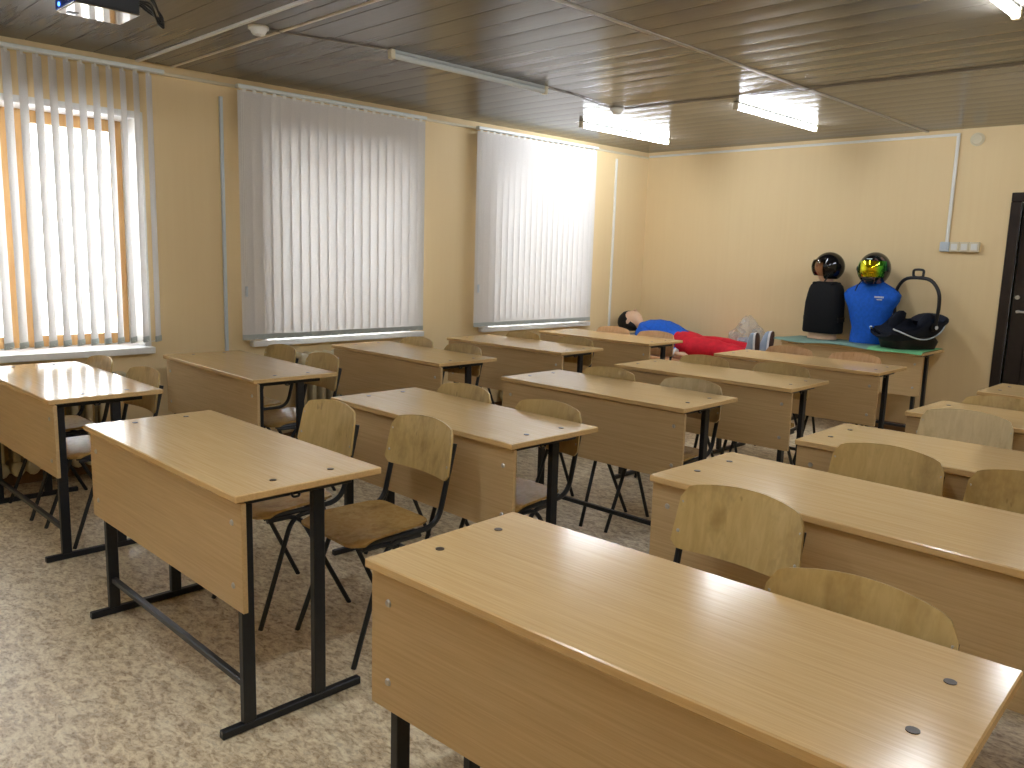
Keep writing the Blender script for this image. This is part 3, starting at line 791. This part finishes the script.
# --- torso with black vest
t1 = tag(empty('dressed_torso', (-3.21, 7.20, ZM), R(-8)), 'mannequin torso in a black sleeveless vest, leftmost on the end-wall desk', 'mannequin')
bm = bmesh.new()
loft(bm, [((0, 0, 0), (.135, 0, 0), (0, .085, 0)), ((0, 0, .05), (.130, 0, 0), (0, .082, 0)), ((0, 0, .14), (.128, 0, 0), (0, .085, 0)), ((0, 0, .26), (.145, 0, 0), (0, .092, 0)), ((0, .004, .36), (.155, 0, 0), (0, .088, 0)), ((0, .008, .42), (.13, 0, 0), (0, .075, 0)), ((0, .012, .455), (.07, 0, 0), (0, .058, 0)), ((0, .010, .49), (.052, 0, 0), (0, .052, 0)), ((0, .0, .53), (.050, 0, 0), (0, .055, 0)),
          ((-.006, 0, .56), (.070, 0, 0), (0, .058, 0)), ((-.010, 0, .60), (.086, 0, 0), (0, .066, 0)), ((-.008, 0, .65), (.092, 0, 0), (0, .072, 0)), ((-.002, 0, .70), (.088, 0, 0), (0, .072, 0)), ((0, 0, .735), (.062, 0, 0), (0, .055, 0)), ((0, 0, .748), (.02, 0, 0), (0, .02, 0))], 24, 2.2)
# nose, lips, chin looking to -x
loft(bm, [((-.094, 0, .668), (.006, 0, 0), (0, .008, 0)), ((-.108, 0, .635), (.014, 0, 0), (0, .012, 0)), ((-.104, 0, .622), (.012, 0, 0), (0, .013, 0))], 10)
loft(bm, [((-.094, 0, .603), (.004, 0, 0), (0, .016, 0)), ((-.099, 0, .596), (.007, 0, 0), (0, .02, 0)), ((-.095, 0, .586), (.005, 0, 0), (0, .016, 0))], 10)
hr = Matrix.Rotation(R(38), 3, 'Z')
for v in bm.verts:
    if v.co.z > .535: v.co = hr @ v.co
    if v.co.z > .47: v.co.z -= .012
obj('body', bm, 'skin', t1, True)
for s in (-1, 1):
    ey = obj('eye', loft(bmesh.new(), [((-.094, s * .028, .652), (.004, 0, 0), (0, .009, 0)), ((-.096, s * .028, .657), (.005, 0, 0), (0, .012, 0)), ((-.094, s * .028, .662), (.004, 0, 0), (0, .009, 0))], 8), 'black', t1); ey.rotation_euler = (0, 0, R(38)); ey.location.z = -.012
vb = bmesh.new()
loft(vb, [((0, 0, .055), (.165, 0, 0), (0, .105, 0)), ((0, 0, .07), (.172, 0, 0), (0, .112, 0)), ((0, 0, .20), (.168, 0, 0), (0, .115, 0)), ((0, .002, .32), (.165, 0, 0), (0, .112, 0)), ((0, .006, .39), (.158, 0, 0), (0, .10, 0)), ((0, .008, .445), (.150, 0, 0), (0, .088, 0)), ((0, .010, .474), (.140, 0, 0), (0, .078, 0)), ((0, .010, .496), (.115, 0, 0), (0, .070, 0)), ((0, .010, .510), (.078, 0, 0), (0, .062, 0))], 28, 3.2)
vest = obj('vest', vb, 'black_cloth', t1, True)
for s in (-1, 1):
    obj('shoulder_strap', box(s * .085 - .022, s * .085 + .022, -.062, .07, .478, .506, bev=.01), 'black_cloth', vest)
    obj('side_strap', box(s * .168 - .006, s * .168 + .006, -.05, .06, .16, .20, bev=.003), 'black', vest)
# --- open-face helmet (thing worn by torso)
def shell(name, fn, parent, mt, keep, th, nu=36, nv=20):
    """part of a helmet: keep(az,el)->bool on a az/el grid; fn gives the outer point"""
    bm = bmesh.new(); V = {}
    def vt(i, j, s):
        k = (i % nu, j, s)
        if k not in V:
            az = 2 * math.pi * (i % nu) / nu; el = -math.pi / 2 + math.pi * j / nv
            V[k] = bm.verts.new(fn(az, el) * (1 - th * s))
        return V[k]
    cells = {(i, j) for i in range(nu) for j in range(nv) if keep(2 * math.pi * (i + .5) / nu, -math.pi / 2 + math.pi * (j + .5) / nv)}
    for (i, j) in cells:
        for s in (0, 1):
            f = [vt(i, j, s), vt(i + 1, j, s), vt(i + 1, j + 1, s), vt(i, j + 1, s)]
            try: bm.faces.new(f if s == 0 else f[::-1])
            except ValueError: pass
        for (di, dj, a, c) in ((1, 0, (i + 1, j), (i + 1, j + 1)), (-1, 0, (i, j + 1), (i, j)), (0, 1, (i + 1, j + 1), (i, j + 1)), (0, -1, (i, j), (i + 1, j))):
            if ((i + di) % nu, j + dj) not in cells:
                try: bm.faces.new((vt(*a, 0), vt(*a, 1), vt(*c, 1), vt(*c, 0)))
                except ValueError: pass
    bmesh.ops.remove_doubles(bm, verts=bm.verts[:], dist=1e-5)
    return obj(name, bm, mt, parent, True)
def sph(rx, ry, rz):
    return lambda az, el: Vector((rx * math.cos(az) * math.cos(el), ry * math.sin(az) * math.cos(el), rz * math.sin(el)))
def wrapd(a): return abs((a + math.pi) % (2 * math.pi) - math.pi)
h1 = tag(empty('open_face_helmet', (-3.20, 7.205, ZM + .640), R(30)), 'glossy black open-face helmet with clear visor on the black-vest torso', 'helmet')
# local: face looks to -x (az = pi)
shell('shell', sph(.132, .118, .13), h1, 'gloss_black', lambda az, el: el > R(-50) and not (wrapd(az - math.pi) < R(62) and el < R(22)), .10)
shell('visor', sph(.150, .126, .135), h1, 'visor_clear', lambda az, el: R(-32) < el < R(26) and wrapd(az - math.pi) < R(66), .015)
for s in (-1, 1):
    obj('visor_pivot', cyl(bmesh.new(), (-.05, s * .110, .01), (0, s, 0), .016, .012, 14), 'black', h1)
obj('chin_strap', tube(bmesh.new(), fillet([(-.01, -.108, -.06), (-.03, -.085, -.12), (-.04, 0, -.138), (-.03, .085, -.12), (-.01, .108, -.06)], .05), .006, 6), 'black', h1)
# --- torso in blue shirt
t2 = tag(empty('dressed_torso', (-2.80, 7.20, ZM), R(4)), 'mannequin torso in a bright blue T-shirt beside the child car seat', 'mannequin')
bm = bmesh.new()
loft(bm, [((0, 0, 0), (.145, 0, 0), (0, .09, 0)), ((0, 0, .10), (.135, 0, 0), (0, .088, 0)), ((0, 0, .20), (.15, 0, 0), (0, .095, 0)), ((0, .004, .34), (.18, 0, 0), (0, .10, 0)), ((0, .008, .42), (.17, 0, 0), (0, .085, 0)), ((0, .012, .47), (.09, 0, 0), (0, .062, 0)), ((0, .010, .50), (.055, 0, 0), (0, .055, 0)), ((0, .0, .54), (.052, 0, 0), (0, .058, 0)), ((0, -.004, .58), (.068, 0, 0), (0, .082, 0)), ((0, -.004, .66), (.075, 0, 0), (0, .090, 0)), ((0, 0, .73), (.055, 0, 0), (0, .066, 0)), ((0, 0, .748), (.02, 0, 0), (0, .02, 0))], 24, 2.2)
obj('body', bm, 'skin', t2, True)
bm = bmesh.new()
loft(bm, [((0, 0, .002), (.152, 0, 0), (0, .102, 0)), ((0, 0, .05), (.148, 0, 0), (0, .10, 0)), ((0, 0, .13), (.142, 0, 0), (0, .098, 0)), ((0, 0, .22), (.165, 0, 0), (0, .106, 0)), ((0, .002, .30), (.190, 0, 0), (0, .112, 0)), ((0, .006, .37), (.225, 0, 0), (0, .108, 0)), ((0, .008, .42), (.235, 0, 0), (0, .098, 0)), ((0, .010, .460), (.205, 0, 0), (0, .084, 0)), ((0, .012, .495), (.140, 0, 0), (0, .07, 0)), ((0, .012, .525), (.085, 0, 0), (0, .066, 0)), ((0, .012, .535), (.068, 0, 0), (0, .062, 0))], 28, 2.3)
for v in bm.verts: v.co.y += .004 * math.sin(v.co.z * 38 + v.co.x * 22)
st = obj('t_shirt', bm, 'blue_cloth', t2, True)
xx = .055
for k, w in enumerate((.016, .011, .013, .010, .015, .012)):
    obj('chest_print', box(xx, xx + w - .003, -.1135, -.108, .395, .409), 'white_plastic', st); xx += w
obj('chest_print', box(.075, .118, -.113, -.108, .378, .384), 'white_plastic', st)
# --- full-face helmet
h2 = tag(empty('full_face_helmet', (-2.795, 7.185, ZM + .635), R(2)), 'dark racing full-face helmet with mirrored yellow visor on the blue-shirt torso', 'helmet')
base = sph(.128, .150, .142)
def full(az, el):
    p = base(az, el)
    f = max(0, math.cos(az + math.pi / 2)) if el < R(-5) else 0
    return p * (1 + .10 * f)
# face looks to -y (az = 3pi/2)
A3 = 1.5 * math.pi
shell('shell', full, h2, 'racing', lambda az, el: el > R(-58) and not (wrapd(az - A3) < R(58) and R(-28) < el < R(20)), .12)
shell('visor', sph(.131, .156, .148), h2, 'irid', lambda az, el: R(-31) < el < R(23) and wrapd(az - A3) < R(66), .02)
obj('vent', box(-.035, .035, -.137, -.10, .072, .094, bev=.006), 'gloss_black', h2)
obj('forehead_mark', box(-.022, .022, -.139, -.13, .080, .087, bev=.002), 'grey_plastic', h2)
obj('chin_vent', box(-.04, .04, -.160, -.13, -.095, -.075, bev=.006), 'black', h2)
for s in (-1, 1): obj('visor_pivot', cyl(bmesh.new(), (s * .120, -.03, .0), (s, 0, 0), .02, .014, 14), 'black', h2)
obj('strap', tube(bmesh.new(), [(-.06, -.10, -.10), (-.085, -.118, -.14), (-.10, -.125, -.19)], .008, 6, .5), 'black_cloth', h2)

# --- infant car seat
cs = tag(empty('child_car_seat', (-2.43, 7.07, ZM + .004), R(64)), 'navy infant car seat with tall carry handle on the bright green mat', 'car seat')
# length along local x: foot end at -x, head end at +x
HL, HWd = .285, .20
def rim(s): return .145 + .10 * s ** 1.6 + .06 * math.exp(-((s - .55) / .16) ** 2)
def bot(s): return .045 + .07 * max(0, (.35 - s) / .35) ** 1.5 + .14 * max(0, (s - .55) / .45) ** 1.6
def sp(u, v):
    s = v; x = -HL + 2 * HL * s
    wd = HWd * (1 - .45 * abs(2 * s - 1) ** 3.5)
    t = u
    z = bot(s) + (max(rim(s), bot(s) + .03) - bot(s)) * abs(t) ** 3
    return (x, t * wd, z)
obj('shell', plate(sp, 20, 24, -.022, (0, 0, 1)), 'navy_cloth', cs, True)
def pad(u, v):
    s = .10 + .84 * v; x = -HL + 2 * HL * s
    wd = (HWd - .03) * (1 - .45 * abs(2 * s - 1) ** 3.5)
    z = bot(s) + .018 + (max(rim(s), bot(s) + .03) - bot(s)) * .8 * abs(u) ** 2.2
    return (x, u * wd, z)
obj('cushion', plate(pad, 16, 18, .016, (0, 0, 1)), 'navy_cloth', cs, True)
bm = bmesh.new()
loft(bm, [((0.01, 0, 0), (.20, 0, 0), (0, .14, 0)), ((.01, 0, .02), (.205, 0, 0), (0, .145, 0)), ((.01, 0, .06), (.22, 0, 0), (0, .155, 0)), ((0, 0, .10), (.19, 0, 0), (0, .15, 0))], 24, 4)
obj('base', bm, 'black', cs, True)
obj('head_hood', loft(bmesh.new(), [((.12, 0, .24), (0, .10, 0), (.03, 0, .02)), ((.20, 0, .235), (0, .165, 0), (.045, 0, .05)), ((.262, 0, .225), (0, .15, 0), (.02, 0, .05)), ((.285, 0, .215), (0, .10, 0), (.01, 0, .03))], 18, 2.4), 'navy_cloth', cs, True)
for s in (-1, 1):
    obj('side_wing', loft(bmesh.new(), [((-.03, s * .15, .15), (.03, 0, 0), (0, .02, 0)), ((0.02, s * .155, .22), (.09, 0, 0), (0, .026, 0)), ((.05, s * .15, .275), (.06, 0, 0), (0, .022, 0)), ((.05, s * .145, .295), (.02, 0, 0), (0, .012, 0))], 16), 'navy_cloth', cs, True)
    obj('handle_pivot', cyl(bmesh.new(), (.06, s * .188, .185), (0, s, 0), .035, .02, 18), 'black', cs)
    obj('pivot_badge', cyl(bmesh.new(), (.06, s * .224, .185), (0, s, 0), .016, .003, 14), 'grey_plastic', cs)
    pts = [(-.275 + .53 * k / 16, s * (HWd + .006) * (1 - .42 * abs(2 * (k / 16) - 1) ** 3.5), .165 - .10 * math.sin(math.pi * min(1, k / 16 * 1.02)) + .05 * (k / 16)) for k in range(17)]
    obj('reflective_piping', tube(bmesh.new(), pts, [.012 - .008 * k / 16 for k in range(17)], 6, .6), 'grey_plastic', cs, True)
hp = [(.06, -.212, .185), (.055, -.232, .36), (.05, -.225, .47), (.045, -.14, .565), (.045, 0, .575), (.045, .14, .565), (.05, .225, .47), (.055, .232, .36), (.06, .212, .185)]
hp = fillet(hp, .09, 4)
hd = obj('handle', tube(bmesh.new(), hp, .014, 10), 'black', cs, True)
obj('grip_loop', tube(bmesh.new(), fillet([(.045, -.05, .58), (.045, -.055, .635), (.045, 0, .64), (.045, .055, .635), (.045, .05, .58), (.045, 0, .575), (.045, -.05, .58)], .02, 4), .010, 8), 'black', hd, True)
